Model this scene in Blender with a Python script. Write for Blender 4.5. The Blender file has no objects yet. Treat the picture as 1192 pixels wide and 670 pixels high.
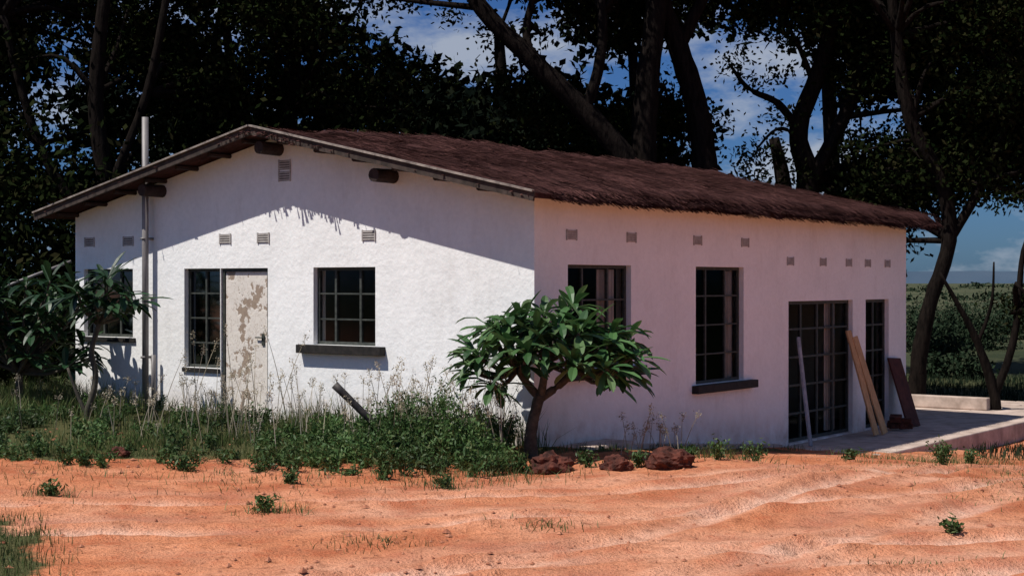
import bpy, math, random
import numpy as np
from mathutils import Vector
random.seed(7); rng=np.random.default_rng(11)
scene=bpy.context.scene
EYE=1.83
# ---------------------------------------------------------------- helpers
def link(o,parent=None):
    scene.collection.objects.link(o)
    if parent is not None: o.parent=parent
    return o
def empty(name,loc=(0,0,0),rz=0):
    o=bpy.data.objects.new(name,None); o.location=loc; o.rotation_euler=(0,0,rz); o.empty_display_size=.2
    return link(o)
class MB:
    def __init__(s): s.v=[]; s.f=[]
    def add(s,vs,fs):
        n=len(s.v); s.v+= [tuple(p) for p in vs]; s.f+=[tuple(i+n for i in f) for f in fs]
    def box(s,a,b):
        x0,y0,z0=a; x1,y1,z1=b
        s.add([(x0,y0,z0),(x1,y0,z0),(x1,y1,z0),(x0,y1,z0),(x0,y0,z1),(x1,y0,z1),(x1,y1,z1),(x0,y1,z1)],
              [(0,3,2,1),(4,5,6,7),(0,1,5,4),(1,2,6,5),(2,3,7,6),(3,0,4,7)])
    def obox(s,p0,p1,w,t,side):
        p0=Vector(p0);p1=Vector(p1);d=(p1-p0).normalized();sd=Vector(side);sd=(sd-d*sd.dot(d)).normalized();n=d.cross(sd)
        vs=[]
        for p in (p0,p1):
            for a,b in((-1,-1),(1,-1),(1,1),(-1,1)): vs.append(p+sd*a*w/2+n*b*t/2)
        s.add(vs,[(0,1,2,3),(7,6,5,4),(0,4,5,1),(1,5,6,2),(2,6,7,3),(3,7,4,0)])
    def tube(s,pts,rad,seg=8,sub=4,wob=0.0):
        P=[Vector(p) for p in pts]; n=len(P); C=[];R=[]
        for i in range(n-1):
            p0=P[max(i-1,0)];p1=P[i];p2=P[i+1];p3=P[min(i+2,n-1)]
            for k in range(sub):
                t=k/sub
                C.append(0.5*((2*p1)+(p2-p0)*t+(2*p0-5*p1+4*p2-p3)*t*t+(3*p1-p0-3*p2+p3)*t**3)); R.append(rad[i]*(1-t)+rad[i+1]*t)
        C.append(P[-1]);R.append(rad[-1]); vs=[];fs=[]
        for i,c in enumerate(C):
            d=(C[min(i+1,len(C)-1)]-C[max(i-1,0)]).normalized()
            a=Vector((1,0,0)) if abs(d.x)<.8 else Vector((0,1,0))
            s1=d.cross(a).normalized(); s2=d.cross(s1)
            for k in range(seg):
                an=2*math.pi*k/seg; r=R[i]*(1+wob*random.uniform(-1,1))
                vs.append(c+s1*math.cos(an)*r+s2*math.sin(an)*r)
        for i in range(len(C)-1):
            for k in range(seg):
                a=i*seg+k;b=i*seg+(k+1)%seg; fs.append((a,b,b+seg,a+seg))
        fs.append(tuple(range(seg))[::-1]); fs.append(tuple(range((len(C)-1)*seg,len(C)*seg)))
        s.add(vs,fs)
    def obj(s,name,mat,parent=None,smooth=False,bevel=0):
        me=bpy.data.meshes.new(name); me.from_pydata(s.v,[],s.f); me.update()
        if smooth: me.polygons.foreach_set('use_smooth',[True]*len(me.polygons))
        me.materials.append(mat); o=bpy.data.objects.new(name,me); link(o,parent)
        if bevel:
            m=o.modifiers.new('b','BEVEL'); m.width=bevel; m.segments=2
        return o
def quads(name,Q,mat,parent=None):
    N=len(Q); me=bpy.data.meshes.new(name)
    me.vertices.add(4*N); me.vertices.foreach_set('co',np.asarray(Q,dtype=np.float32).ravel())
    me.loops.add(4*N); me.loops.foreach_set('vertex_index',np.arange(4*N,dtype=np.int32))
    me.polygons.add(N); me.polygons.foreach_set('loop_start',np.arange(0,4*N,4,dtype=np.int32))
    me.polygons.foreach_set('loop_total',np.full(N,4,dtype=np.int32))
    me.update(calc_edges=True); me.validate(); me.materials.append(mat)
    return link(bpy.data.objects.new(name,me),parent)
def unit(a): return a/np.maximum(np.linalg.norm(a,axis=1,keepdims=True),1e-6)
def leaves(c,l,w,down=0.0):
    n=len(c); d=rng.normal(size=(n,3)); d[:,2]-=down; d=unit(d); s=unit(np.cross(d,rng.normal(size=(n,3))))
    l=(l*rng.uniform(.6,1.3,n))[:,None]; w=(w*rng.uniform(.6,1.3,n))[:,None]
    return np.stack([c-d*l/2,c+s*w/2,c+d*l/2,c-s*w/2],axis=1)
def vnoise(x,y,seed=0):
    xi=np.floor(x).astype(np.int64); yi=np.floor(y).astype(np.int64); fx=x-xi; fy=y-yi
    fx=fx*fx*(3-2*fx); fy=fy*fy*(3-2*fy)
    def h(a,b):
        n=(a*374761393+b*668265263+seed*1274126177)&0x7fffffff; n=((n^(n>>13))*1274126177)&0x7fffffff
        return ((n^(n>>16))&0xffff)/65535.
    return (h(xi,yi)*(1-fx)+h(xi+1,yi)*fx)*(1-fy)+(h(xi,yi+1)*(1-fx)+h(xi+1,yi+1)*fx)*fy
def fbm(x,y,o=3,seed=0):
    r=0;a=.5
    for i in range(o): r=r+a*(vnoise(x*2**i,y*2**i,seed+i)-.5)*2; a*=.5
    return r
def sm(x): x=np.clip(x,0,1); return x*x*(3-2*x)
# ---------------------------------------------------------------- materials
def mat(name,col=(.5,.5,.5),rough=.8,spec=.3):
    m=bpy.data.materials.new(name); m.use_nodes=True; b=m.node_tree.nodes['Principled BSDF']
    b.inputs['Base Color'].default_value=(*col,1); b.inputs['Roughness'].default_value=rough
    b.inputs['Specular IOR Level'].default_value=spec
    return m,m.node_tree,b
def noise(nt,scale,detail=5,rough=.6,vec=None,dim='Object'):
    n=nt.nodes.new('ShaderNodeTexNoise'); n.inputs['Scale'].default_value=scale; n.inputs['Detail'].default_value=detail; n.inputs['Roughness'].default_value=rough
    if vec is None:
        t=nt.nodes.new('ShaderNodeTexCoord'); vec=t.outputs[dim]
    nt.links.new(vec,n.inputs['Vector']); return n.outputs['Fac']
def ramp(nt,fac,stops):
    r=nt.nodes.new('ShaderNodeValToRGB'); e=r.color_ramp.elements
    while len(e)<len(stops): e.new(.5)
    for i,(p,c) in enumerate(stops):
        e[i].position=p; e[i].color=(*c,1) if isinstance(c,tuple) else (c,c,c,1)
    nt.links.new(fac,r.inputs['Fac']); return r.outputs['Color']
def mix(nt,f,a,b,t='MIX'):
    n=nt.nodes.new('ShaderNodeMix'); n.data_type='RGBA'; n.blend_type=t
    for s,v in ((n.inputs[0],f),(n.inputs[6],a),(n.inputs[7],b)):
        if isinstance(v,(int,float)): s.default_value=v
        elif isinstance(v,tuple): s.default_value=(*v,1)
        else: nt.links.new(v,s)
    return n.outputs[2]
def math_(nt,op,a,b=0.,clamp=False):
    n=nt.nodes.new('ShaderNodeMath'); n.operation=op; n.use_clamp=clamp
    for s,v in ((n.inputs[0],a),(n.inputs[1],b)):
        if isinstance(v,(int,float)): s.default_value=v
        else: nt.links.new(v,s)
    return n.outputs[0]
def bump(nt,b,h,strength=.3,dist=.02):
    n=nt.nodes.new('ShaderNodeBump'); n.inputs['Strength'].default_value=strength; n.inputs['Distance'].default_value=dist
    nt.links.new(h,n.inputs['Height']); nt.links.new(n.outputs[0],b.inputs['Normal'])
def simple(name,c1,c2,scale=6,rough=.8,bs=.3,bd=.01,spec=.3,stretch=None):
    m,nt,b=mat(name,c1,rough,spec); vec=None
    if stretch:
        t=nt.nodes.new('ShaderNodeTexCoord'); mp=nt.nodes.new('ShaderNodeMapping'); mp.inputs['Scale'].default_value=stretch
        nt.links.new(t.outputs['Object'],mp.inputs['Vector']); vec=mp.outputs[0]
    f=noise(nt,scale,4,.65,vec)
    nt.links.new(ramp(nt,f,[(.35,c1),(.65,c2)]),b.inputs['Base Color']); bump(nt,b,f,bs,bd); return m
def foliage(name,cols,trans=.25,rough=.55,spec=.25,var=True):
    m,nt,b=mat(name,cols[0],rough,spec); g=nt.nodes.new('ShaderNodeNewGeometry')
    n=len(cols); c2=ramp(nt,g.outputs['Random Per Island'],[(i/(n-1),cc) for i,cc in enumerate(cols)])
    if var:
        nf=noise(nt,.8,1); c2=mix(nt,1.,c2,ramp(nt,nf,[(.3,.6),(.7,1.3)]),'MULTIPLY')
    if trans>0:
        nt.links.new(c2,b.inputs['Base Color'])
        tr=nt.nodes.new('ShaderNodeBsdfTranslucent'); nt.links.new(c2,tr.inputs['Color'])
        ms=nt.nodes.new('ShaderNodeMixShader'); ms.inputs[0].default_value=trans
        nt.links.new(b.outputs[0],ms.inputs[1]); nt.links.new(tr.outputs[0],ms.inputs[2])
        nt.links.new(ms.outputs[0],nt.nodes['Material Output'].inputs['Surface'])
    else:
        df=nt.nodes.new('ShaderNodeBsdfDiffuse'); nt.links.new(c2,df.inputs['Color']); nt.links.new(df.outputs[0],nt.nodes['Material Output'].inputs['Surface'])
    return m
# plaster
M_wall,nt,b=mat('whitewashed_plaster',rough=.9,spec=.15)
tc=nt.nodes.new('ShaderNodeTexCoord'); sx=nt.nodes.new('ShaderNodeSeparateXYZ'); nt.links.new(tc.outputs['Object'],sx.inputs[0])
big=noise(nt,.9,5,.7); fine=noise(nt,14,4,.7)
c=mix(nt,1.,ramp(nt,big,[(.3,(.84,.835,.82)),(.6,(.93,.925,.91))]),ramp(nt,fine,[(.3,(.93,.93,.93)),(.6,(1.,1.,1.))]),'MULTIPLY')
zz=math_(nt,'ADD',sx.outputs[2],math_(nt,'MULTIPLY',math_(nt,'MINIMUM',sx.outputs[0],6.),.085))
dm=math_(nt,'SUBTRACT',.55,zz); dm=math_(nt,'MULTIPLY',dm,1.7,True)
dm=math_(nt,'MULTIPLY',dm,ramp(nt,noise(nt,3.5,6,.75),[(.35,.08),(.7,1.)]))
c=mix(nt,dm,c,(.42,.26,.19))
mp=nt.nodes.new('ShaderNodeMapping'); mp.inputs['Scale'].default_value=(1.6,1.6,.5); nt.links.new(tc.outputs['Object'],mp.inputs[0])
st=ramp(nt,noise(nt,1.7,6,.75,mp.outputs[0]),[(.52,0.),(.8,.32)])
c=mix(nt,st,c,(.5,.46,.42)); nt.links.new(c,b.inputs['Base Color'])
bump(nt,b,math_(nt,'ADD',noise(nt,16,4,.6),math_(nt,'MULTIPLY',noise(nt,2.5,3),2.)),.4,.016)
M_frame=simple('window_frame_paint',(.03,.035,.03),(.07,.075,.065),20,.6)
M_sill=simple('dark_sill',(.012,.011,.01),(.03,.025,.022),14,.7)
M_vent=simple('vent_block',(.35,.32,.3),(.5,.47,.44),14,.9)
M_ventdark=simple('vent_dark',(.06,.05,.05),(.12,.1,.1),14,.9)
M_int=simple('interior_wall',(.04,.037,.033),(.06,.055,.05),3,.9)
M_log=simple('log_end',(.02,.012,.01),(.05,.03,.025),12,.85)
M_pipe=simple('painted_pipe',(.13,.12,.12),(.27,.25,.24),9,.5,spec=.4,stretch=(1,1,.2))
M_curt=simple('curtain_cloth',(.7,.66,.65),(.85,.82,.8),5,.9)
M_board=simple('rake_board',(.13,.105,.095),(.34,.29,.25),9,.85)
M_fascia=simple('fascia_board',(.03,.022,.018),(.07,.05,.042),9,.85)
M_conc=simple('concrete',(.34,.26,.215),(.58,.46,.39),3,.9,.5,.01)
M_plank=simple('raw_plank',(.42,.24,.11),(.6,.36,.18),5,.8,stretch=(6,6,.8))
M_red=simple('red_oxide_board',(.05,.013,.01),(.1,.028,.02),8,.8)
M_pale=simple('pale_board',(.2,.21,.24),(.34,.35,.38),8,.6)
M_rock=simple('laterite',(.03,.011,.008),(.13,.038,.024),9,.95,1.,.03)
M_iron=simple('old_iron',(.025,.024,.026),(.07,.06,.055),15,.6)
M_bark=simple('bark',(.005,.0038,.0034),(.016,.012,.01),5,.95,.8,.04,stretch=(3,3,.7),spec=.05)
M_bark2=simple('frangipani_bark',(.04,.035,.028),(.1,.085,.065),14,.85,.5,.01)
# peeling door
M_door,nt,b=mat('peeling_paint_door',rough=.7,spec=.2)
f=noise(nt,4.2,7,.62); f=math_(nt,'ADD',f,math_(nt,'MULTIPLY',math_(nt,'SUBTRACT',noise(nt,13,5,.6),.5),.25))
cr=ramp(nt,f,[(.42,0.),(.43,.6),(.445,0.),(.545,0.),(.56,.9)])
nt.links.new(mix(nt,cr,mix(nt,noise(nt,9,4),(.64,.58,.52),(.82,.77,.7)),mix(nt,noise(nt,30,3),(.17,.11,.075),(.4,.3,.22))),b.inputs['Base Color'])
bump(nt,b,ramp(nt,f,[(.5,1.),(.56,0.)]),.4,.006)
# glass
M_glass,nt,b=mat('window_glass',(.01,.012,.012),.04,.5)
tb=nt.nodes.new('ShaderNodeBsdfTransparent'); tb.inputs[0].default_value=(.72,.73,.72,1); fr=nt.nodes.new('ShaderNodeFresnel'); fr.inputs[0].default_value=1.4
gl=nt.nodes.new('ShaderNodeBsdfGlossy'); gl.inputs['Roughness'].default_value=.08; gl.inputs['Color'].default_value=(.09,.11,.13,1); ms=nt.nodes.new('ShaderNodeMixShader')
nt.links.new(fr.outputs[0],ms.inputs[0]); nt.links.new(tb.outputs[0],ms.inputs[1]); nt.links.new(gl.outputs[0],ms.inputs[2]); nt.links.new(ms.outputs[0],nt.nodes['Material Output'].inputs[0])
# thatch
M_thatch,nt,b=mat('thatch',rough=.95,spec=.1)
tc=nt.nodes.new('ShaderNodeTexCoord'); mp=nt.nodes.new('ShaderNodeMapping'); mp.inputs['Scale'].default_value=(9,1.2,1.2); nt.links.new(tc.outputs['Object'],mp.inputs[0])
f=noise(nt,6,6,.75,mp.outputs[0]); c=mix(nt,1.,ramp(nt,f,[(.3,(.024,.010,.010)),(.7,(.13,.056,.05))]),ramp(nt,noise(nt,1.1,4,.7),[(.3,.45),(.7,1.4)]),'MULTIPLY')
nt.links.new(c,b.inputs['Base Color']); bump(nt,b,f,.9,.04)
M_straw=foliage('thatch_straw',[(.028,.012,.012),(.08,.035,.033),(.18,.085,.073),(.04,.017,.017),(.1,.047,.042)],0)
# foliage
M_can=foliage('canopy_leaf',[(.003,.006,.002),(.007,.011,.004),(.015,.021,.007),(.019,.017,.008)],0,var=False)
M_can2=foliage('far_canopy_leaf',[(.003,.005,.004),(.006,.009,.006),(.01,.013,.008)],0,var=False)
M_fr=foliage('frangipani_leaf',[(.025,.07,.022),(.045,.12,.035),(.08,.17,.055),(.12,.19,.075)],.2,.45,.4)
M_fr2=foliage('dark_frangipani_leaf',[(.01,.035,.014),(.02,.06,.022),(.04,.085,.03)],.15,.45,.35)
M_grass=foliage('grass_blade',[(.04,.075,.018),(.065,.11,.028),(.1,.145,.045),(.2,.18,.08),(.05,.09,.022)],.2)
M_weed=foliage('weed_leaf',[(.028,.065,.016),(.045,.095,.025),(.075,.135,.04),(.11,.13,.045)],.2)
M_dry=foliage('dry_stalk',[(.3,.25,.16),(.42,.36,.26),(.5,.45,.36)],.2)
M_bush=foliage('bush_leaf',[(.016,.028,.016),(.024,.04,.023),(.04,.05,.03)],0)
# ground
M_ground,nt,b=mat('ground_soil',rough=.95,spec=.05)
at=nt.nodes.new('ShaderNodeAttribute'); at.attribute_name='grassy'
ar=nt.nodes.new('ShaderNodeAttribute'); ar.attribute_name='track_relief_tone'
f1=noise(nt,.55,4,.7); f2=noise(nt,6,6,.75); f3=noise(nt,45,2,.7); f4=noise(nt,1.5,7,.78)
c=ramp(nt,f1,[(.3,(.54,.185,.085)),(.5,(.64,.255,.13)),(.7,(.74,.35,.21))])
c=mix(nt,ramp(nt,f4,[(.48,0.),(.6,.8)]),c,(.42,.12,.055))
relief_tone=math_(nt,'MULTIPLY',ar.outputs['Fac'],ramp(nt,f4,[(.35,1.),(.65,.45)]))
c=mix(nt,relief_tone,c,(.88,.60,.46))  # compacted tracks paler; the colour also stands in for weak relief highlights
c=mix(nt,1.,c,ramp(nt,f2,[(.3,(.5,.42,.38)),(.5,(1.,1.,1.)),(.75,(1.15,1.12,1.1))]),'MULTIPLY')
c=mix(nt,1.,c,ramp(nt,f3,[(.3,(.7,.65,.62)),(.5,(1.,1.,1.))]),'MULTIPLY')
gc=mix(nt,noise(nt,1.5,5,.7),(.05,.06,.024),(.12,.11,.048)); ge=nt.nodes.new('ShaderNodeNewGeometry'); gs=nt.nodes.new('ShaderNodeSeparateXYZ'); nt.links.new(ge.outputs['Position'],gs.inputs[0])
farf=math_(nt,'MULTIPLY',math_(nt,'SUBTRACT',gs.outputs[1],28.),.05,True)
field=ramp(nt,noise(nt,.045,6,.75),[(.38,(.035,.045,.024)),(.5,(.06,.068,.036)),(.62,(.10,.095,.055))])
gc=mix(nt,farf,gc,field)
gm=math_(nt,'ADD',at.outputs['Fac'],math_(nt,'MULTIPLY',math_(nt,'SUBTRACT',noise(nt,2.6,5,.75),.5),1.3)); gm=ramp(nt,gm,[(.45,0.),(.75,1.)])
nt.links.new(mix(nt,gm,c,gc),b.inputs['Base Color'])
bump(nt,b,math_(nt,'ADD',f2,math_(nt,'MULTIPLY',f3,.5)),.8,.07)
# ---------------------------------------------------------------- ground
CX,CY=.247,16.8; RC,RS=.592,.806
def uv(X,Y): return (X-CX)*RC+(Y-CY)*RS, -(X-CX)*RS+(Y-CY)*RC
def W(u,v,z=0): return (CX+u*RC-v*RS, CY+u*RS+v*RC, z)
tracks=[[(-9,9.7),(-4,10.9),(0,11.5),(3,12.6),(5,14.3),(9.5,19.6)],[(-9,11.3),(-4,12.4),(0,12.9),(2.3,13.8),(4,15.3),(7.5,19.6)],
        [(-4,7.5),(-1,9.3),(2,10.6),(9,11.8)],[(-2.2,7.5),(.6,8.9),(4,9.8),(10,10.6)],[(-2,8.),(0,9.9),(1.7,12),(3.6,14.6),(5.6,17.6)],[(-.4,8),(1.4,9.6),(3.2,11.6),(5.0,14),(7.4,17.3)]]
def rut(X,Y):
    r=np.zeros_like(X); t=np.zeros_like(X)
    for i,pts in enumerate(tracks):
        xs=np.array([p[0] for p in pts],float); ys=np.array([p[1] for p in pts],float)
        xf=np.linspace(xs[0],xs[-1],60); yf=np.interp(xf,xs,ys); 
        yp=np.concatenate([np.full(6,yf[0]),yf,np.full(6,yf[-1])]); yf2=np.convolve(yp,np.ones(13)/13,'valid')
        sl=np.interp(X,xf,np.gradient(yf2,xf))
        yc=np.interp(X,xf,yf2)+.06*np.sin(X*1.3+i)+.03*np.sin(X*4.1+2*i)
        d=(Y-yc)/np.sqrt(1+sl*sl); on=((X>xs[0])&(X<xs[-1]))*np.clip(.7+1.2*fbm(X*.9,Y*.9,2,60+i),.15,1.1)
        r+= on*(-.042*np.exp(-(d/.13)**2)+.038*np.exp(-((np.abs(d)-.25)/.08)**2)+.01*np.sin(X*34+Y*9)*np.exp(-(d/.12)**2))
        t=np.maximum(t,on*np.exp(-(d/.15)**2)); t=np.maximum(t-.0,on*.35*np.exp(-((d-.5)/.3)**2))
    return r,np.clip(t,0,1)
def H0(X,Y):
    u,v=uv(X,Y)
    return -.09*np.clip(u,0,6)-.07*np.clip(u-6.3,0,4)+.015*np.clip(v,0,10)*(1-sm(u/5.))
def H(X,Y):
    X=np.asarray(X,float);Y=np.asarray(Y,float); h=H0(X,Y); near=(1-sm((np.hypot(X,Y-15)-20)/15))
    h=h+near*(.05*fbm(X*.7,Y*.7,3,3)+.026*fbm(X*3.3,Y*3.3,4,9))
    u,v=uv(X,Y); ins=((u>-.05)&(v>-.1)); h=np.where(ins&(near>.5)&(u<15)&(v<9),H0(X,Y)-.04,h)
    return h+near*rut(X,Y)[0]
def axis(lo,a,bb,hi,st):
    m=list(np.arange(a,bb,st)); l=[];s=st;x=a
    while x>lo: s*=1.25; x-=s; l.append(x)
    r=[];s=st;x=m[-1]
    while x<hi: s*=1.25; x+=s; r.append(x)
    return np.array(l[::-1]+m+r)
xs=axis(-3500,-9,11,3500,.05); ys=axis(-60,8.5,21.5,5000,.05)
GX,GY=np.meshgrid(xs,ys); GZ=H(GX,GY)
nx,ny=len(xs),len(ys); V=np.stack([GX,GY,GZ],-1).reshape(-1,3)
idx=np.arange(nx*ny).reshape(ny,nx); F=np.stack([idx[:-1,:-1],idx[:-1,1:],idx[1:,1:],idx[1:,:-1]],-1).reshape(-1,4)
me=bpy.data.meshes.new('ground'); me.vertices.add(len(V)); me.vertices.foreach_set('co',V.astype(np.float32).ravel())
me.loops.add(F.size); me.loops.foreach_set('vertex_index',F.astype(np.int32).ravel()); me.polygons.add(len(F))
me.polygons.foreach_set('loop_start',np.arange(0,F.size,4,dtype=np.int32)); me.polygons.foreach_set('loop_total',np.full(len(F),4,dtype=np.int32)); me.update(calc_edges=True)
def gmask(X,Y):
    n=fbm(X*.8,Y*.8,3,20)+.6*fbm(X*2.6,Y*2.6,2,24); u,v=uv(X,Y)
    a=sm((Y-14.7-.8*n+ .05*X)/.9)*sm((.35-X)/.5)
    bb=sm((Y-25.5)/2); cc=sm((X-8.6)/1.)*sm((Y-19.5)/2.); dd=sm((-2.95-.3*(Y-10)-X+.35*n)/.5)*sm((12.-Y+.5*n)/.7)
    ee=.75*sm((v+.95+.25*n)/.3)*sm((6-u)/1.)*sm((u+.8)/.5)
    return np.clip(np.maximum.reduce([a,bb,cc,dd*.95,ee]),0,1)
g=gmask(GX,GY).ravel().astype(np.float32); at_=me.attributes.new('grassy','FLOAT','POINT'); at_.data.foreach_set('value',g)
t_=rut(GX,GY)[1].ravel().astype(np.float32); at_=me.attributes.new('track_relief_tone','FLOAT','POINT'); at_.data.foreach_set('value',t_)
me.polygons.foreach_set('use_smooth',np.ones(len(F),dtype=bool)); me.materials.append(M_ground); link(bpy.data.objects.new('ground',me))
def hz(x,y): return float(H(np.array([x]),np.array([y]))[0])
# ---------------------------------------------------------------- house
house=empty('thatched_house',(CX,CY,0),math.atan2(RS,RC))
LU,LV,ZE,ZR=10.77,8.0,2.78,3.66
fG=lambda a,z,d:(d,a,z)      # gable facade, outward -u
fL=lambda a,z,d:(a,d,z)      # long facade, outward -v
def wall(mb,f,a0,a1,z0,z1,ops,th=.22):
    A=sorted({a0,a1,*[o[0] for o in ops],*[o[1] for o in ops]}); Z=sorted({z0,z1,*[o[2] for o in ops],*[o[3] for o in ops]})
    for i in range(len(A)-1):
        for j in range(len(Z)-1):
            am=(A[i]+A[i+1])/2; zm=(Z[j]+Z[j+1])/2
            if any(o[0]<am<o[1] and o[2]<zm<o[3] for o in ops): continue
            for d in (0,th):
                mb.add([f(A[i],Z[j],d),f(A[i+1],Z[j],d),f(A[i+1],Z[j+1],d),f(A[i],Z[j+1],d)],[(0,1,2,3)])
    for p,q,r,s in ops:
        for (a_,z_,b_,w_) in ((p,r,p,s),(q,r,q,s),(p,r,q,r),(p,s,q,s)):
            mb.add([f(a_,z_,0),f(b_,w_,0),f(b_,w_,th),f(a_,z_,th)],[(0,1,2,3)])
wG=[(2.34,3.36,1.057,2.01),(4.155,5.02,.12,2.007),(5.03,5.72,.70,2.007),(6.76,7.81,1.066,2.01)]
wL=[(.66,2.03,.82,2.03),(3.62,4.95,.49,2.03),(6.33,8.59,-.51,1.55),(9.09,10.03,-.51,1.55)]
mb=MB(); wall(mb,fG,0,LV,-1.2,ZE,wG); wall(mb,fL,0,LU,-1.2,ZE,wL)
mb.add([(0,0,ZE),(0,LV,ZE),(0,LV/2,ZR)],[(0,1,2)]); mb.add([(.22,0,ZE),(.22,LV,ZE),(.22,LV/2,ZR)],[(0,1,2)])
mb.add([(LU,0,-1.2),(LU,LV,-1.2),(LU,LV,ZE),(LU,LV/2,ZR),(LU,0,ZE)],[(0,1,2,3,4)])
mb.add([(0,LV,-1.2),(LU,LV,-1.2),(LU,LV,ZE),(0,LV,ZE)],[(0,1,2,3)])
mb.obj('walls',M_wall,house)
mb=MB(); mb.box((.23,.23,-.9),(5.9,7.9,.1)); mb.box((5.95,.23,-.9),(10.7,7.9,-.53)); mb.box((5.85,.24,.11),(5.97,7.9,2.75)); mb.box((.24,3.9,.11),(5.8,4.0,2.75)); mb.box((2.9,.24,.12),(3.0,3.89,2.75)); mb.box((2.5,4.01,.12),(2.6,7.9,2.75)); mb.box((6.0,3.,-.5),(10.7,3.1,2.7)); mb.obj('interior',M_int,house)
def bars(mb,f,a0,a1,z0,z1,cols,rows,d=.07,fw=.04,bw=.02):
    def bx(A0,A1,Z0,Z1,d0,d1):
        p=f(A0,Z0,d0);q=f(A1,Z1,d1); mb.box(tuple(min(x,y) for x,y in zip(p,q)),tuple(max(x,y) for x,y in zip(p,q)))
    e=.003
    bx(a0+e,a0+fw,z0+e,z1-e,d,d+.05); bx(a1-fw,a1-e,z0+e,z1-e,d,d+.05); bx(a0+fw,a1-fw,z1-fw,z1-e,d+.002,d+.048); bx(a0+fw,a1-fw,z0+e,z0+fw,d+.002,d+.048)
    for c in cols: bx(a0+(a1-a0)*c-bw*.8,a0+(a1-a0)*c+bw*.8,z0+fw,z1-fw,d+.005,d+.042)
    for r in rows: bx(a0+fw,a1-fw,z0+(z1-z0)*r-bw/2,z0+(z1-z0)*r+bw/2,d+.008,d+.038)
mf=MB(); mg=MB()
def win(f,o,cols,rows,**k):
    bars(mf,f,*o,cols,rows,**k); d=.1; mg.add([f(o[0]+.01,o[2]+.01,d),f(o[1]-.01,o[2]+.01,d),f(o[1]-.01,o[3]-.01,d),f(o[0]+.01,o[3]-.01,d)],[(0,1,2,3)])
win(fG,wG[0],[.3,.7],[.33,.66]); win(fG,wG[2],[.5],[.25,.5,.75]); win(fG,wG[3],[.33,.67],[.35,.68])
win(fL,wL[0],[.3,.7],[.33,.66]); win(fL,wL[1],[.3,.7],[.25,.5,.75])
win(fL,wL[2],[.25,.5,.75],[.2,.4,.6,.8],fw=.05,bw=.03); win(fL,wL[3],[.5],[.2,.4,.6,.8],fw=.05,bw=.028)
mf.obj('window_frames',M_frame,house); mg.obj('window_glass',M_glass,house)
mb=MB(); o=wG[1]; mb.box((.05,o[0]+.045,o[2]+.02),(.09,o[1]-.045,o[3]-.045)); mb.obj('door',M_door,house,bevel=.004)
mb=MB(); mb.box((.03,o[0]+.003,o[2]),(.1,o[0]+.04,o[3]-.003)); mb.box((.03,o[1]-.04,o[2]),(.1,o[1]+.006,o[3]-.003)); mb.box((.032,o[0]+.04,o[3]-.042),(.098,o[1]-.04,o[3]-.004)); mb.box((.035,o[0]+.1,1.02),(.05,o[0]+.15,1.17)); mb.tube([(.02,o[0]+.12,1.12),(.02,o[0]+.25,1.12)],[.009,.009],6); mb.obj('door_frame',M_frame,house)
mb=MB()
mb.box((-.1,2.18,.95),(.07,3.57,1.055))
mb.box((.52,-.1,.70),(2.25,.07,.815)); mb.box((3.52,-.1,.38),(5.2,.07,.485)); mb.box((-.03,6.7,1.0),(.07,7.86,1.062)); mb.box((-.03,5.03,.64),(.07,5.74,.697))
mb.obj('window_sills',M_sill,house,bevel=.006)
mv=MB(); md=MB()
def vent(f,a,z,w=.2,h=.12):
    def bx(m,A0,A1,Z0,Z1,d0,d1):
        p=f(A0,Z0,d0);q=f(A1,Z1,d1); m.box(tuple(min(x,y) for x,y in zip(p,q)),tuple(max(x,y) for x,y in zip(p,q)))
    bx(md,a-w/2,a+w/2,z-h/2,z+h/2,-.004,.02)
    for k in range(4):
        zz_=z-h/2+h*(k+.5)/4; bx(mv,a-w/2+.005,a+w/2-.005,zz_-h*.075,zz_+h*.075,-.014,-.003)
    for sgn in(-1,1): bx(mv,a+sgn*(w/2)-.008,a+sgn*(w/2)+.008,z-h/2-.008,z+h/2+.008,-.016,-.002)
for a in (4.93,4.23,2.44,6.85,7.68): vent(fG,a,2.39)
vent(fG,3.85,3.30,.2,.12); vent(fG,3.85,3.16,.2,.12)
mv.obj('air_vents',M_vent,house); md.obj('air_vent_holes',M_ventdark,house)
mv=MB(); md=MB()
for a in (.73,2.03,3.66,4.98): vent(fL,a,2.37,.2,.11)
for a in (6.38,7.49,8.43,9.16,9.96): vent(fL,a,2.13,.2,.11)
mv.obj('air_vents_side',M_vent,house); md.obj('air_vent_holes_side',simple('side_vent',(.3,.28,.27),(.42,.4,.38),14,.9),house)
# curtains
def curtain(a0,a1,z0,z1,d=.17):
    m=MB(); n=60; vs=[];fs=[]
    for i in range(n+1):
        a=a0+(a1-a0)*i/n; dd=d+.022*math.sin((a-a0)*55)+.01*math.sin((a-a0)*130)
        vs+= [(a,dd,z0),(a,dd,z1)]
    for i in range(n): fs.append((2*i,2*i+2,2*i+3,2*i+1))
    m.add(vs,fs); return m
for k in ((1.52,1.92,.85,1.98),(4.7,4.88,.5,1.98),(7.9,8.3,-.45,1.5)): curtain(*k).obj('curtain',M_curt,house,True)
UF=-.45
mb=MB()
for a,z in ((3.95,3.50),(2.05,3.08),(6.15,3.05)): mb.tube([(.1,a,z),(-.36,a,z)],[.085,.08],12,1)
mb.obj('roof_logs',M_log,house)
mb=MB(); mb.tube([(-.12,6.36,.15),(-.12,6.36,4.05)],[.045,.045],10,1); mb.tube([(-.1,6.22,.2),(-.1,6.22,.85)],[.03,.03],8,1)
for z in (.8,1.6,2.4): mb.box((-.17,6.33,z),(.0,6.4,z+.03))
mb.obj('vent_pipe',M_pipe,house,True)
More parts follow.
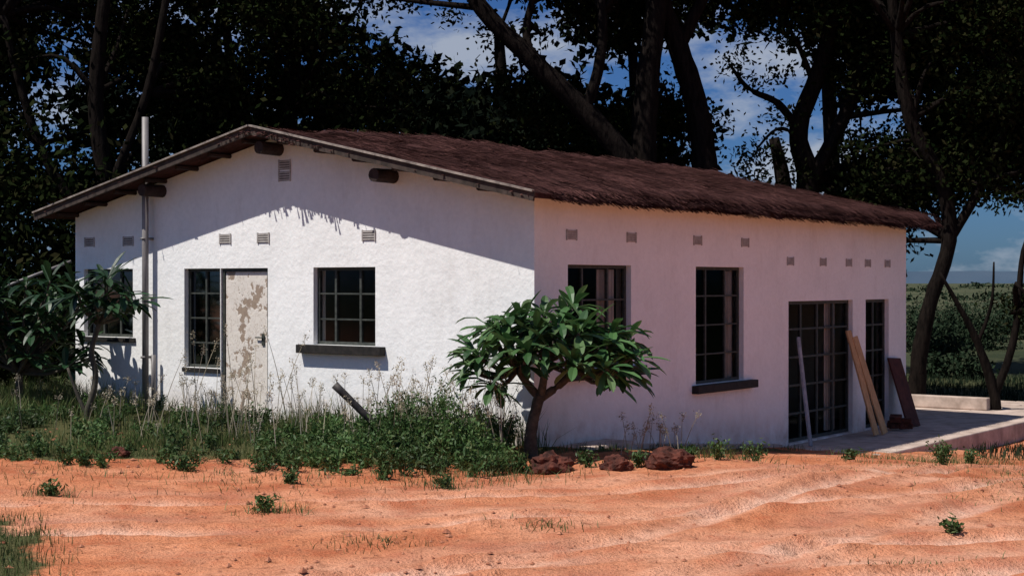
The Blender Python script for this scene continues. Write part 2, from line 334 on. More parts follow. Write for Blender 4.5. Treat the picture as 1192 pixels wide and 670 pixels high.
# roof
U0,U1,V0,V1=UF,11.35,-.32,8.32; SL=(ZR-ZE)/4
def zb(v): return ZR+.03-SL*abs(v-4)
nu,nv=150,110; us=np.linspace(U0,U1,nu); vs_=np.linspace(V0,V1,nv); UU,VV=np.meshgrid(us,vs_)
TH=.05+.1*sm((UU-.1)/1.8); edge=np.minimum(VV-V0,V1-VV)
ZT=ZR+.03-SL*np.sqrt((VV-4)**2+.03)+SL*.17+TH*sm(.35+edge*4)+sm((UU+.3)/1.)*(.05*fbm(UU*1.2,VV*1.2,3,5)+.03*fbm(UU*9,VV*2.5,2,6))+.05*np.exp(-((VV-4)/.25)**2)*sm(UU/2)*(1+.8*fbm(UU*2,VV*0,2,8))
ZB=ZR+.02-SL*np.abs(VV-4)-.06*fbm(UU*1.5,VV*0,3,71)*sm((UU-.5)/2)*(edge<.05)
XV=VV+.07*fbm(UU*4,VV*0,3,31)*(edge<.05)*sm((UU)/1.)
top=np.stack([UU,XV,ZT],-1).reshape(-1,3); bot=np.stack([UU,VV,ZB],-1).reshape(-1,3)
idx=np.arange(nu*nv).reshape(nv,nu); N0=nu*nv
F=[tuple(r) for r in np.stack([idx[:-1,:-1],idx[:-1,1:],idx[1:,1:],idx[1:,:-1]],-1).reshape(-1,4)]
F+=[tuple(x+N0 for x in r[::-1]) for r in F]
per=list(idx[0,:])+list(idx[1:,-1])+list(idx[-1,-2::-1])+list(idx[-2:0:-1,0])
for i in range(len(per)): a=per[i];b_=per[(i+1)%len(per)]; F.append((int(a),int(a)+N0,int(b_)+N0,int(b_)))
mb=MB(); mb.add([tuple(p) for p in np.concatenate([top,bot])],[tuple(int(x) for x in f) for f in F]); mb.obj('thatch_roof',M_thatch,house)
def zt(u,v): 
    iu=np.clip(((u-U0)/(U1-U0)*(nu-1)).astype(int),0,nu-1); iv=np.clip(((v-V0)/(V1-V0)*(nv-1)).astype(int),0,nv-1); return ZT[iv,iu]
def strands(n,ulo,uhi,vlo,vhi,L,w,lift=.02):
    u=rng.uniform(ulo,uhi,n); v=rng.uniform(vlo,vhi,n); sg=np.where(v<4,-1,1); z=zt(u,v)+rng.uniform(0,lift,n)
    L=L*rng.uniform(.5,1.4,n); du=rng.normal(0,.16,n)*L; v2=v+sg*L; 
    inside=(v2>V0)&(v2<V1); z2=np.where(inside,zt(u,v2),zt(u,v)-SL*L-rng.uniform(0,.06,n))+rng.uniform(0,lift*1.6,n)
    w=w*rng.uniform(.6,1.4,n)
    return np.stack([np.stack([u-w/2,v,z],1),np.stack([u+w/2,v,z],1),np.stack([u+du+w/4,v2,z2],1),np.stack([u+du-w/4,v2,z2],1)],1)
Q=[strands(18000,U0+.03,U1,V0+.15,4.05,.3,.015,.045),strands(3500,U0+.03,U1,3.95,V1-.2,.35,.016,.03),strands(6500,U0+.3,U1,V0,V0+.16,.13,.013,.01)]
n=6000; u=rng.uniform(U0+.3,U1,n); v=V0+rng.uniform(-.01,.04,n); z=ZB[0,0]+rng.uniform(.0,.12,n); L=rng.uniform(.03,.13,n)*(1+.9*fbm(u*2.5,u*0,3,90)); w=.014
Q.append(np.stack([np.stack([u-w/2,v,z],1),np.stack([u+w/2,v,z],1),np.stack([u+w/4+rng.normal(0,.02,n),v-L*.8,z-L*.5],1),np.stack([u-w/4,v-L*.8,z-L*.5],1)],1))
n=260; v=np.concatenate([rng.normal(3.7,.45,200),rng.uniform(V0,V1,60)]); z=ZR+.02-SL*abs(v-4)+rng.uniform(.0,.06,n); L=rng.exponential(.03,n)+.01; L=np.minimum(L,.14)
Q.append(np.stack([np.stack([U0+0*v,v-.004,z],1),np.stack([U0+0*v,v+.004,z],1),np.stack([U0-L,v+.002+rng.normal(0,.03,n),z-L*.3],1),np.stack([U0-L,v-.002,z-L*.3],1)],1))
quads('thatch_strands',np.concatenate(Q),M_straw,house)
mb=MB(); mb2=MB()
for s,v_e in ((-1,V0+.0),(1,V1-.0)):
    mb.obox((U0-.02,4+s*.01,zb(4)+.075),(U0-.02,v_e,zb(v_e)+.065),.05,.022,(1,0,0)) 
    mb2.obox((U0+.0,4+s*.01,zb(4)+.012),(U0+.0,v_e,zb(v_e)+.005),.03,.1,(1,0,0))
mb.obj('rake_strips',M_board,house); mb2.obj('fascia_boards',M_fascia,house)
mb=MB()
for v in np.arange(.5,8,.62): 
    if abs(v-4)>.2: mb.tube([(U0+.08,v,zb(v)-.05),(U1-.1,v,zb(v)-.05)],[.03,.03],6,1)
mb.obj('purlins',M_log,house)
# ---------------------------------------------------------------- terrace etc.
ter=empty('concrete_terrace',(CX,CY,0),math.atan2(RS,RC))
mb=MB(); mb.box((5.95,-1.55,-1.2),(16.5,-.003,-.53)); mb.box((10.78,.0,-1.2),(16.5,3.5,-.533)); mb.obj('slab',M_conc,ter,bevel=.02)
mb=MB(); mb.box((13.9,-.3,-.53),(14.1,3.4,-.3)); mb.obj('low_wall',M_conc,ter,bevel=.02)
pl=empty('concrete_plinth',(CX,CY,0),math.atan2(RS,RC))
mb=MB(); mb.box((.02,-.42,-.6),(1.45,-.004,-.02)); mb.obj('corner_block',M_conc,pl,bevel=.03)
mb=MB(); mb.add([(1.46,-.1,-.8),(5.94,-.1,-1.2),(5.94,-.004,-1.2),(1.46,-.004,-.8),(1.46,-.1,-.09),(5.94,-.1,-.48),(5.94,-.004,-.47),(1.46,-.004,-.08)],[(0,3,2,1),(4,5,6,7),(0,1,5,4),(1,2,6,5),(2,3,7,6),(3,0,4,7)]); mb.obj('footing',M_conc,pl)
def leaner(name,ub,vb,ut,vt,zbm,ztp,w,m,t=.03):
    mb=MB(); a=Vector(W(ub,vb,zbm)); c_=Vector(W(ut,vt,ztp)); mb.obox(a,c_,w,t,(RC,RS,0)); return mb.obj(name,m,None,bevel=.004)
leaner('wooden_plank',8.33,-.5,8.28,-.06,-.51,1.08,.17,M_plank); leaner('wooden_plank',8.62,-.52,8.42,-.1,-.51,.98,.2,M_plank)
leaner('white_board',6.35,-.34,6.55,-.05,-.52,1.03,.08,M_pale); leaner('red_board',10.05,-.42,10.12,-.05,-.51,.58,.5,M_red)
mb=MB()
for (u,v,r) in ((9.25,-.42,.12),(9.45,-.35,.13),(9.35,-.55,.1)):
    x,y,_=W(u,v); mb.obox((x-.1,y,-.5+r*.5),(x+.12,y+.05,-.5+r*.5),r,.09,(0,1,.1))
    mb.obox((x-.08,y+.02,-.5+r*1.3),(x+.1,y-.03,-.5+r*1.3),r,.09,(0,1,.1))
mb.obj('brick_pile',M_rock,bevel=.01)
mb=MB(); mb.tube([(-1.92,16.4,.72),(-1.72,16.42,.52),(-1.4,16.45,.2)],[.045,.04,.04],10,2); mb.obj('iron_pipe',M_iron,smooth=True)
mb=MB(); mb.tube([(-9,22.5,1.2),(-6.4,22,2.13)],[.022,.02],8,2); mb.obj('wooden_pole',M_pipe,smooth=True)
# rocks
def rock(x,y,r,seed):
    import bmesh
    bm=bmesh.new(); bmesh.ops.create_icosphere(bm,subdivisions=4,radius=r)
    from mathutils import noise as mn
    for v in bm.verts:
        n=v.co.normalized(); k=1+.35*mn.noise(n*1.4+Vector((seed,0,0)))+.22*mn.noise(n*4+Vector((0,seed,0)))+.1*mn.noise(n*10)
        v.co=Vector((n.x*k*1.15,n.y*k*.9,n.z*k*.75))*r
    me=bpy.data.meshes.new('rock'); bm.to_mesh(me); bm.free(); me.materials.append(M_rock)
    o=bpy.data.objects.new('rock',me); o.location=(x,y,hz(x,y)+r*.3); link(o)
for i,(x,y,r) in enumerate([(.37,14.75,.18),(1.02,14.85,.13),(1.56,14.95,.19),(-4.0,15.4,.09)]): rock(x,y,r,i*7.3+1)
n=3500; x=rng.uniform(-6.5,8,n); y=rng.uniform(9,18,n); k=~((uv(x,y)[1]>-.2)&(uv(x,y)[0]>-.2))&(rng.random(n)<np.clip(.5+1.3*fbm(x*.8,y*.8,2,99),.1,1)); x=x[k];y=y[k]; z=H(x,y); r=rng.exponential(.007,len(x))+.004; r=np.minimum(r,.035)
M_clod=simple('soil_clod',(.22,.07,.038),(.48,.21,.12),8,.95)
mb=MB()
for i in range(len(x)):
    p=np.array([x[i],y[i],z[i]+r[i]*.2]); a0=np.array([r[i]*random.uniform(.7,1.4),0,0]);a1=np.array([0,r[i]*random.uniform(.7,1.4),0]);a2=np.array([0,0,r[i]*random.uniform(.5,.9)])
    mb.add([p+a0,p+a1,p-a0,p-a1,p+a2],[(0,1,4),(1,2,4),(2,3,4),(3,0,4)])
mb.obj('gravel',M_clod)
# ---------------------------------------------------------------- grass & weeds
def blades(x,y,h,w,lean=.35):
    n=len(x); z=H(x,y)-.01; a=rng.uniform(0,2*np.pi,n); l=np.abs(rng.normal(0,lean,n))*h; dx=np.cos(a)*l; dy=np.sin(a)*l
    b_=rng.uniform(0,np.pi,n); sx_=np.cos(b_)*w/2; sy_=np.sin(b_)*w/2
    p=lambda fx,fz,k: np.stack([x+dx*fx+sx_*k,y+dy*fx+sy_*k,z+h*fz],1)
    q1=np.stack([p(0,0,-1),p(0,0,1),p(.35,.55,.8),p(.35,.55,-.8)],1); q2=np.stack([p(.35,.55,-.8),p(.35,.55,.8),p(1,.95,.08),p(1,.95,-.08)],1)
    return np.concatenate([q1,q2])
def wallY(x): return CY-(x-CX)*.7345
n=85000; x=rng.uniform(-8.5,.4,n); y=rng.uniform(13.9,23.2,n); u,v=uv(x,y)
dens=gmask(x,y)*np.clip(.5+1.4*fbm(x*1.3,y*1.3,3,44),.05,1); k=(u<-.04)&(rng.random(n)<dens); x=x[k];y=y[k]
ramp_=.35+.65*sm((y-15.0)/1.4)
hh=(.06+.12*np.clip(.5+1.4*fbm(x*.9,y*.9,3,50),0,1.4))*ramp_*rng.uniform(.5,1.6,len(x))*(1+1.0*np.exp(-((uv(x,y)[0]+.5)/.5)**2))
grassQ=[blades(x,y,hh,.009)]
n=16000; x=rng.uniform(-5,-2.2,n); y=rng.uniform(8,12.6,n); k=rng.random(n)<gmask(x,y)*.9; grassQ.append(blades(x[k],y[k],rng.uniform(.03,.11,k.sum()),.006))
n=7000; u=rng.uniform(-.3,6,n); v=rng.uniform(-1.3,-.12,n); x=CX+u*RC-v*RS; y=CY+u*RS+v*RC; k=(rng.random(n)<gmask(x,y)*np.clip(.3+1.5*fbm(x*2,y*2,2,14),0,1))&~((u<1.5)&(v>-.46)); grassQ.append(blades(x[k],y[k],rng.uniform(.03,.13,k.sum()),.008))
for (cx,cy,r,m,hh) in [(-3.9,12.8,.12,90,.1),(-1.9,12,.14,120,.09),(-.65,13.6,.2,160,.08),(.25,11.2,.15,110,.06),(-1.0,10.6,.2,150,.05),(4.9,19.2,.4,300,.1),(5.9,19.4,.5,350,.1),(6.5,20.4,.5,300,.1),(5.1,14,.6,250,.05),(4.4,13.2,.5,200,.05),(5.6,16.,.7,300,.06),(2.2,15.9,.25,250,.14),(-2.4,14.3,.9,500,.08),(-.3,14.3,.5,500,.1),(2.6,9.7,.25,90,.05),(4.2,16.8,.5,160,.06),(3.,14.6,.4,60,.05),(6.2,17.4,.9,400,.05),(5.2,12,.8,160,.04),(-4.4,14.2,.5,160,.06)]:
    x=rng.normal(cx,r,m);y=rng.normal(cy,r*.7,m); grassQ.append(blades(x,y,hh*rng.uniform(.4,1.4,m),.007,.7))
quads('grass',np.concatenate(grassQ),M_grass)
n=16000; x=rng.uniform(6.5,16,n); y=rng.uniform(21,42,n); u,v=uv(x,y); k=~((u>5.5)&(u<16.8)&(v>-1.9)&(v<3.8)); quads('field_grass',blades(x[k],y[k],rng.uniform(.06,.22,k.sum()),.02),M_bush)
WQ=[]; stems=MB()
def weed(x,y,h,r,nst,nl=40,ll=.05,lw=.022):
    z=hz(x,y)
    for s in range(nst):
        a=random.uniform(0,6.28); rr=r*random.uniform(.2,1); tip=np.array([x+math.cos(a)*rr,y+math.sin(a)*rr,z+h*random.uniform(.6,1.1)]); b0=np.array([x+random.uniform(-.04,.04),y,z])
        mid=(b0+tip)/2+np.array([0,0,h*.12]); stems.tube([b0,mid,tip],[.006,.005,.002],4,2)
        t=rng.uniform(.25,1,nl)[:,None]; p=b0*(1-t)**2+2*mid*t*(1-t)+tip*t*t+rng.normal(0,.025+.02*h,(nl,3)); p[:,2]=np.maximum(p[:,2],z+.01); WQ.append(leaves(p,ll*random.uniform(.8,1.5),lw,-.3))
for i in range(105):
    x=random.uniform(-2.0,-.05); y=random.uniform(15.1,min(wallY(x)-.25,17.4)); hgt=.26+.42*math.exp(-((x+.9)/.6)**2); weed(x,y,hgt*random.uniform(.35,1.1),.24,5)
for i in range(85):
    x=random.uniform(-6.6,-1.6); y=random.uniform(16.0,wallY(x)-.2); weed(x,y,random.uniform(.08,.26),.2,5,34)
for i in range(55):
    x=random.uniform(-2.6,.15); y=random.uniform(14.1,15.5)+.15*abs(x); weed(x,y,random.uniform(.06,.24),.2,5,28)
for i in range(30):
    x=random.uniform(-6,-2.); y=random.uniform(14.6,15.8); weed(x,y,random.uniform(.05,.15),.16,4,24)
for (x,y,h) in [(2.1,15.5,.22),(1.8,15.3,.16),(-3.9,12.8,.1),(-1.95,12,.12),(-.6,13.6,.1),(4.95,17.4,.25),(5.0,17.5,.3),(5.6,18.5,.2),(-1.2,14.1,.15),(.75,15.,.15),(1.25,15.0,.15),(3.9,17.5,.1),(4.6,13.4,.06),(3.2,11,.07),(-2.,13.7,.1),(2.6,16.2,.2),(.1,14.7,.2),(-.2,14.5,.18)]: weed(x,y,h,h*.8,6,30,.045,.02)
wf=quads('weeds_foliage',np.concatenate(WQ),M_weed)
ws=stems.obj('weeds',M_weed); wf.parent=ws
st_=MB(); SQ=[]
def stalk(x,y,h,thick=1.):
    z=hz(x,y); a=random.uniform(0,6.28); l=h*random.uniform(.08,.4); p0=Vector((x,y,z)); p2=Vector((x+math.cos(a)*l,y+math.sin(a)*l,z+h)); p1=(p0+p2)/2+Vector((0,0,h*.08))
    st_.tube([p0,p1,p2],[.005*thick,.004*thick,.002],3,3); n=34; t=rng.uniform(.72,1.,n)[:,None]; p=np.array(p1)*(1-t)+np.array(p2)*t+rng.normal(0,.02,(n,3)); SQ.append(leaves(p,.028,.011))
for i in range(60): x=random.gauss(-3.35,.5); stalk(x,random.uniform(16.9,wallY(x)-.3),random.uniform(.45,1.3)*(1 if random.random()<.5 else .6),1.1)
for i in range(100): x=random.gauss(-.8,.6); x=min(x,-.1); stalk(x,random.uniform(15.5,max(15.7,wallY(x)-.3)),random.uniform(.45,1.0))
for i in range(60): x=random.uniform(-6.4,-.2); stalk(x,random.uniform(16,wallY(x)-.3),random.uniform(.2,.6))
for i in range(18): stalk(random.gauss(1.5,.3),random.uniform(15.6,16.0),random.uniform(.25,.55))
s_=st_.obj('tall_grass',M_dry); quads('seed_heads',np.concatenate(SQ),M_dry,s_)
# ---------------------------------------------------------------- frangipani
def fleaf(mb,p,d,L,w,droop):
    d=Vector(d).normalized(); up=Vector((0,0,1)); s=d.cross(up)
    if s.length<.1: s=Vector((1,0,0))
    s.normalize(); prof=[(0,.1),(.2,.4),(.45,.85),(.7,1.),(.88,.65),(1,.04)]; vs=[]; c=Vector(p); last=0; tw=random.uniform(-.5,.5)
    for t,k in prof:
        dd=(d-up*(droop*t)).normalized(); c=c+dd*L*(t-last); last=t; n=s.cross(dd).normalized(); s2=(s+n*tw*.5).normalized()
        vs+= [c+s2*w/2*k+n*w*.16*k, c, c-s2*w/2*k+n*w*.16*k]
    fs=[]
    for i in range(len(prof)-1):
        a=i*3; fs+=[(a,a+1,a+4,a+3),(a+1,a+2,a+5,a+4)]
    mb.add(vs,fs)
def rosette(mb,p,ax,L,n,w=.085):
    ax=Vector(ax).normalized()
    for i in range(n):
        a=i*2.4+random.uniform(-.3,.3); el=random.uniform(-.35,1.1); h=Vector((math.cos(a),math.sin(a),0))
        d=(h*math.cos(el)+Vector((0,0,1))*math.sin(el)+ax*.25).normalized(); fleaf(mb,Vector(p)-ax*random.uniform(0,.07)*1.,d,L*random.uniform(.65,1.15),w*random.uniform(.8,1.15),random.uniform(.3,1.5))
def frangipani(base,trunk,tips,L,n,ml,r0):
    root=empty('frangipani_tree',base); mb=MB(); lf=MB(); tr=[Vector(t) for t in trunk]
    mb.tube([Vector((0,0,-.1))]+tr,[r0*1.2]+[r0*(1-.25*i/len(tr)) for i in range(len(tr))],10,4,.06)
    for start,pts in tips:
        s=tr[start]; 
        for p in pts:
            p=Vector(p); m=s.lerp(p,.5)+Vector((random.uniform(-.05,.05),random.uniform(-.05,.05),-.06)); mb.tube([s,m,p],[r0*.62,r0*.42,r0*.3],8,4,.05)
            rosette(lf,p,(p-m),L,n)
    mb.obj('trunk',M_bark2,root,True); lf.obj('leaves',ml,root)
T=[]
for i in range(32):
    a=i*2.4; r=math.sqrt((i+.5)/32); x=.26+.96*r*math.cos(a); y=.7*r*math.sin(a); z=1.0+.54*(1-r*r)+random.uniform(-.14,.12)-.08*(x-.24)
    T.append((x,y,z))
T+=[(-.56,-.1,.88),(-.42,-.25,.76),(1.0,-.1,.95),(.8,-.3,.82),(-.1,-.35,1.0),(.4,-.4,1.05),(-.6,.1,1.1)]
A=[p for p in T if p[0]<.0]; B=[p for p in T if p[0]>=.0 and p[0]<.5]; C_=[p for p in T if p[0]>=.5]
root=empty('frangipani_tree',(.2,16.0,hz(.2,16.)))
mb=MB(); lf=MB()
mb.tube([(0,0,-.15),(0,0,.02),(-.0,0,.25),(.05,0,.5),(.1,0,.66)],[.1,.08,.062,.058,.062],12,4,.05)
hubs=[((-.14,.05,.92),A),((.16,-.1,1.02),B),((.48,.05,.92),C_)]
for h,pts in hubs:
    mb.tube([(.1,0,.62),Vector((.1,0,.66)).lerp(Vector(h),.5)+Vector((0,0,-.04)),h],[.05,.042,.038],9,4,.04)
    for p in pts:
        h=Vector(h);p=Vector(p); m=h.lerp(p,.5)+Vector((0,0,-.07)); mb.tube([h,m,p],[.03,.023,.018],7,3,.04)
        rosette(lf,p,(p-m),.4,16,.092)
mb.obj('trunk',M_bark2,root,True); lf.obj('leaves',M_fr,root)
frangipani((-5.35,19.1,hz(-5.35,19.1)),[(.0,0,.1),(.08,0,.35),(.1,0,.6),(.05,0,.85),(.15,0,1.2)],[(4,[(.05,0,1.5),(.2,.1,1.67),(.45,0,1.55),(.35,-.15,1.4),(.6,.1,1.48),(.0,.1,1.4),(.28,-.1,1.77),(-.1,-.1,1.6),(.15,-.2,1.45)])],.46,13,M_fr2,.04)
mb=MB(); mb.tube([(-5.3,19.1,hz(-5.3,19.1)-.05),(-5.45,19.1,.35),(-5.6,19.1,.75)],[.03,.025,.015],7); mb.obj('sapling_stem',M_bark2,smooth=True)
pts=[(random.uniform(-.95,.95),random.uniform(-.5,.5),random.uniform(.55,1.75)) for i in range(36)]
frangipani((-6.6,20.3,hz(-6.6,20.3)),[(0,0,.2),(0,0,.5)],[(1,pts)],.4,15,M_fr2,.05)
pts=[(random.uniform(-.9,.9),random.uniform(-.5,.5),random.uniform(.5,1.5)) for i in range(24)]
frangipani((-8.2,20.6,hz(-8.2,20.6)),[(0,0,.2),(0,0,.5)],[(1,pts)],.38,15,M_fr2,.05)
# ---------------------------------------------------------------- big trees
gaps=[(-.033,.170,.030,.018),(.062,.134,.010,.008),(.172,.128,.036,.018),(.165,.075,.036,.030),(.196,.095,.02,.03),(.315,.025,.05,.018),(-.29,.15,.006,.005),(-.19,.166,.006,.005),(.255,.11,.010,.010),(.10,.15,.007,.006),(-.09,.17,.005,.005),(-.3,.085,.005,.005),(-.24,.12,.004,.006),(-.31,.12,.005,.008),(.03,.16,.005,.005)]
def ok(p,rad):
    ax=p[0]/p[1]; az=(p[2]-EYE)/p[1]; ra=rad/p[1]*.6
    for gx,gz,rx,rz in gaps:
        if ((ax-gx)/(rx+ra))**2+((az-gz)/(rz+ra))**2<1: return False
    return True
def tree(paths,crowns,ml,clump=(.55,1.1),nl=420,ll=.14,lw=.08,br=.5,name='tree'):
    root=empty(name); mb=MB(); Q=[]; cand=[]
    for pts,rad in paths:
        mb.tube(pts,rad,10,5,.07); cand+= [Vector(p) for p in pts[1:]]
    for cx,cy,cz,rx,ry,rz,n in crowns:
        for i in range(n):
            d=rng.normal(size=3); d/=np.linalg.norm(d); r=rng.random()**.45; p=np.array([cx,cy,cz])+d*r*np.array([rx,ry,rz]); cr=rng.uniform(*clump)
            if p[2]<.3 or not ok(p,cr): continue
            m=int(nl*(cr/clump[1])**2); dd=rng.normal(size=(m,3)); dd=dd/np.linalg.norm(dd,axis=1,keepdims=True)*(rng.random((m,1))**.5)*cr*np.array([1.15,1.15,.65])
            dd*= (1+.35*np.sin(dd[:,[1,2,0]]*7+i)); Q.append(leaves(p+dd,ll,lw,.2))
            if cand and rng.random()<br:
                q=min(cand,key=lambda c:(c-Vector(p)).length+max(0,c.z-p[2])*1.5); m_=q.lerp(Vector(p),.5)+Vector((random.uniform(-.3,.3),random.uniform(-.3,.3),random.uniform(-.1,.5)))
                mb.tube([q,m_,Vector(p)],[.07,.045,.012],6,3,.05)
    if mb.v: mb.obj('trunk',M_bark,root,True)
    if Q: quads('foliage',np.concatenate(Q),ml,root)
    return root
tree([([(2.7,30,-.8),(2.6,30,2),(2.36,30,4.0),(1.43,30,5.2),(.41,30,6.2),(-.6,30,7.24),(-1.8,30.2,9)],[.34,.3,.24,.21,.19,.17,.1]),
      ([(2.4,30.4,-.8),(2.55,30.4,2),(2.62,30.4,4),(2.7,30.4,5.7),(2.9,30.4,7.4),(3.1,30.5,10)],[.34,.31,.28,.25,.22,.13]),
      ([(1.43,30,5.2),(1.7,30,6.0),(1.8,30.2,7.2),(1.6,30.4,9)],[.13,.11,.1,.06]),
      ([(.41,30,6.2),(.3,30.2,7.0),(.8,30.3,8.6)],[.1,.08,.05])],
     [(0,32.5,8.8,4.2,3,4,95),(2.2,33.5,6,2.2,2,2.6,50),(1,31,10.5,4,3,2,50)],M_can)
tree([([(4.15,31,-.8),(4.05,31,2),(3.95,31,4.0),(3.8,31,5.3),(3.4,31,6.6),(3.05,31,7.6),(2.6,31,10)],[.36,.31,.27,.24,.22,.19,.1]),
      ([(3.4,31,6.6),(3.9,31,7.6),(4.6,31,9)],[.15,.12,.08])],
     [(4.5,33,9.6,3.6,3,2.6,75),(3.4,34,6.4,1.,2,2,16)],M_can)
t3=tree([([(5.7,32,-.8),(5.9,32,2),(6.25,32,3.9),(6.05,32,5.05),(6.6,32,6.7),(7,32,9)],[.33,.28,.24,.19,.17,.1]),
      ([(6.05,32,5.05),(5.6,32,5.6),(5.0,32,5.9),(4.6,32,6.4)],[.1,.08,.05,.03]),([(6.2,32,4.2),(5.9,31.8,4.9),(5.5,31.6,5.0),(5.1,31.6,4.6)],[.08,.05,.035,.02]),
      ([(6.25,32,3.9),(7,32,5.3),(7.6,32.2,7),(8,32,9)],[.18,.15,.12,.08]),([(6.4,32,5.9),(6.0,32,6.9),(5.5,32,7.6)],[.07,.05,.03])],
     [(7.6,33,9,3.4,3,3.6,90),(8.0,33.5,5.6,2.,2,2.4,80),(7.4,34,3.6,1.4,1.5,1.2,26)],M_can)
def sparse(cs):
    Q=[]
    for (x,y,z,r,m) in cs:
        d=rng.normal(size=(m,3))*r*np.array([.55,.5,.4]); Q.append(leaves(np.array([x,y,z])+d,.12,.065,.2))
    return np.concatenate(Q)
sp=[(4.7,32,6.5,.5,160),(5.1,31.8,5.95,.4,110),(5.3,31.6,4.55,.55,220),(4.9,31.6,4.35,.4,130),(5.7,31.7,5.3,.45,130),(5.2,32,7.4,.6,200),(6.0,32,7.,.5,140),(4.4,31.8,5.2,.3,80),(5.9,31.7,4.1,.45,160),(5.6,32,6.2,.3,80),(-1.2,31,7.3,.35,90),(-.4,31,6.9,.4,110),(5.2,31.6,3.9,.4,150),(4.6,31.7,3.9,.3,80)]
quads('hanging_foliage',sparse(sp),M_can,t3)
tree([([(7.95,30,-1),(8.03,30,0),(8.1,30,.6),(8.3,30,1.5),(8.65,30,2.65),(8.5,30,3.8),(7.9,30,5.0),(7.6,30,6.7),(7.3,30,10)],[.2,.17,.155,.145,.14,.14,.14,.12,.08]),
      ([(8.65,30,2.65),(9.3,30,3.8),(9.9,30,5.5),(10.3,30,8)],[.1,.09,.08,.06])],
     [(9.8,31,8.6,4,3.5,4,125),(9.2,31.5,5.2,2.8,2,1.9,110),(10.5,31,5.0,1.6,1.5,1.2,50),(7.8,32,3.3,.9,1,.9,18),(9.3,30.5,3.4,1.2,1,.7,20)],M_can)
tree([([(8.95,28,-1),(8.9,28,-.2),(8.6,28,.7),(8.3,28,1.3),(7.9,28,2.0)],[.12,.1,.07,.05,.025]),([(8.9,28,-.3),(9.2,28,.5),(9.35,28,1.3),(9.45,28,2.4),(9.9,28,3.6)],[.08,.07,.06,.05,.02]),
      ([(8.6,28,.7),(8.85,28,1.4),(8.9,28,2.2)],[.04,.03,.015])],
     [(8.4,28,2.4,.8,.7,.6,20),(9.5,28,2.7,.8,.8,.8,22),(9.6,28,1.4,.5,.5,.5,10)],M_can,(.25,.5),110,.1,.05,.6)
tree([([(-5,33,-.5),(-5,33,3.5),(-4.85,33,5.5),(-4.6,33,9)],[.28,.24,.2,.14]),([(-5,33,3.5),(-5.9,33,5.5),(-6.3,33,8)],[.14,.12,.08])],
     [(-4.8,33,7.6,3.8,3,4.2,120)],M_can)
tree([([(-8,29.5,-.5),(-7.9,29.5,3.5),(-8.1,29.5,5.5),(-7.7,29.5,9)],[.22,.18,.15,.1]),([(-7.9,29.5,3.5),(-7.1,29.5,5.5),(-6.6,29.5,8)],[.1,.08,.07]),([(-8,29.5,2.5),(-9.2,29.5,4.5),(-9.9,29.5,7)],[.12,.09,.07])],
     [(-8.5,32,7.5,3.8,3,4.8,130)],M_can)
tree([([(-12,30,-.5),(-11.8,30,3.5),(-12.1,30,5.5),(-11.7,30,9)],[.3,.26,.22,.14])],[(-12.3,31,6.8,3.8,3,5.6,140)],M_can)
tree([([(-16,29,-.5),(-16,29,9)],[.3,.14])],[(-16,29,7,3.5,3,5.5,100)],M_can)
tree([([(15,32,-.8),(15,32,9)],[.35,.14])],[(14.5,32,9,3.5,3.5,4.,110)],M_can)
root=empty('shrub'); Q=[]
for i in range(150):
    x=random.uniform(-17,-2);y=random.uniform(25.5,33);z=random.uniform(.2,4.2); m=300; d=rng.normal(size=(m,3))*.5; Q.append(leaves(np.array([x,y,z])+d,.17,.09))
for i in range(28):
    x=random.uniform(-12,-7);y=random.uniform(22.5,25);z=random.uniform(.2,1.8); m=220; d=rng.normal(size=(m,3))*.4; Q.append(leaves(np.array([x,y,z])+d,.16,.08))
quads('foliage',np.concatenate(Q),M_can,root)
far=[]
for i,x in enumerate(np.arange(-34,7,4.2)): far.append((x,45+3*(i%2),7.2,3.6,3,7.5,52))
for i,x in enumerate(np.arange(11,36,4.2)): far.append((x,44+3*(i%2),11.,3.6,3,3.8,34))
far.append((7.6,44,4,2,2,5,24)); far.append((8.8,43,8.3,3.5,2,4.5,40))
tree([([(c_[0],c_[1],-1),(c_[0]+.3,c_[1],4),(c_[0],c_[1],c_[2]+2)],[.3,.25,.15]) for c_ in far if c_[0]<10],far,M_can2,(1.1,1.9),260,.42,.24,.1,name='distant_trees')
Q=[]
for (x,y,r) in [(17.0,60,1.5),(18.9,61,1.2),(15.6,58,.9),(13.2,46,.8),(21,75,1.2),(24,85,1.4),(20,95,1.6),(28,90,1.5),(33,100,1.6),(26,78,.9),(12.2,42,.6),(22.5,70,1.),(19.3,66,.8)]:
    for k in range(8):
        m=200; d=rng.normal(size=(m,3))*r*.3; c0=np.array([x+random.uniform(-1,1)*r,y+random.uniform(-1,1)*r,-.78+r*random.uniform(.2,.7)]); p=c0+d; p[:,2]=np.maximum(p[:,2],-.78); Q.append(leaves(p,.16,.09))
quads('bush',np.concatenate(Q),M_bush)
Q=[]
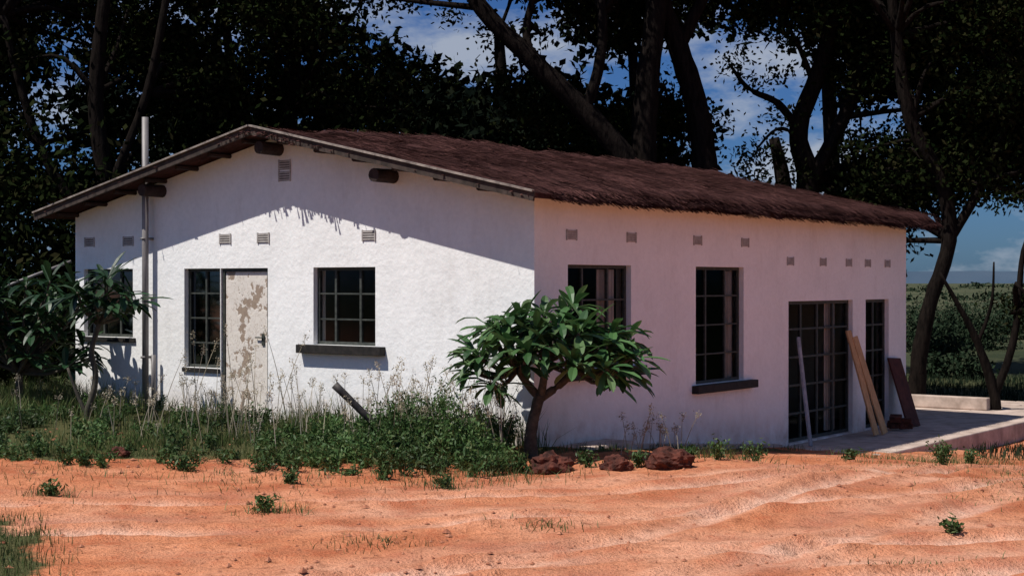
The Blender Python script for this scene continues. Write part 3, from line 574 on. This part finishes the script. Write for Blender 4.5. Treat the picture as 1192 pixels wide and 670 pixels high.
for i in range(380):
    y=random.uniform(90,900); x=random.uniform(-.5,.6)*y; r=random.uniform(.5,1.3)*(.7+y/500); m=50; d=rng.normal(size=(m,3))*r*np.array([1.0,.6,.28]); p=np.array([x,y,-.8+r*.25])+d; Q.append(leaves(p,.6*r,.4*r))
quads('distant_bushes',np.concatenate(Q),M_bush)
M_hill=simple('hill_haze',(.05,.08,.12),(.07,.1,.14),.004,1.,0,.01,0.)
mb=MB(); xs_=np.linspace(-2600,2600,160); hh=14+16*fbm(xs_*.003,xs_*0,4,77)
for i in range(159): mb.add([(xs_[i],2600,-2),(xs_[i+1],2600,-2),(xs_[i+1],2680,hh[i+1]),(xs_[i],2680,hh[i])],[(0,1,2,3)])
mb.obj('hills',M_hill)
# ---------------------------------------------------------------- light
d=Vector((.45,.24,-.85)).normalized()
L=bpy.data.lights.new('sun','SUN'); L.energy=5.; L.angle=math.radians(.5); L.color=(1,.95,.88); o=bpy.data.objects.new('sun',L); o.rotation_euler=d.to_track_quat('-Z','Y').to_euler(); o.location=(-10,0,20); link(o)
w=bpy.data.worlds.new('World'); scene.world=w; w.use_nodes=True; nt=w.node_tree; bg=nt.nodes['Background']
sk=nt.nodes.new('ShaderNodeTexSky'); sk.sky_type='NISHITA'; sk.sun_disc=False; sk.sun_elevation=math.radians(59); sk.sun_rotation=math.radians(242); sk.air_density=1.; sk.dust_density=.6; sk.ozone_density=3
tc=nt.nodes.new('ShaderNodeTexCoord'); mp=nt.nodes.new('ShaderNodeMapping'); mp.inputs['Scale'].default_value=(1,1,2.2); nt.links.new(tc.outputs['Generated'],mp.inputs[0])
cf=ramp(nt,noise(nt,8,6,.6,mp.outputs[0]),[(.48,0.),(.62,.8)])
blue=mix(nt,1.,sk.outputs[0],(.22,.40,.74),'MULTIPLY')
nt.links.new(mix(nt,cf,blue,(4.8,5.3,6.2)),bg.inputs['Color']); bg.inputs['Strength'].default_value=.085
cam=bpy.data.cameras.new('camera'); cam.lens=53.3; cam.sensor_width=36; cam.clip_end=9000; co=bpy.data.objects.new('camera',cam); co.location=(0,0,EYE); co.rotation_euler=(math.radians(90-.227),0,0); link(co); scene.camera=co
scene.view_settings.view_transform='Standard'; scene.view_settings.look='None'; scene.view_settings.exposure=0
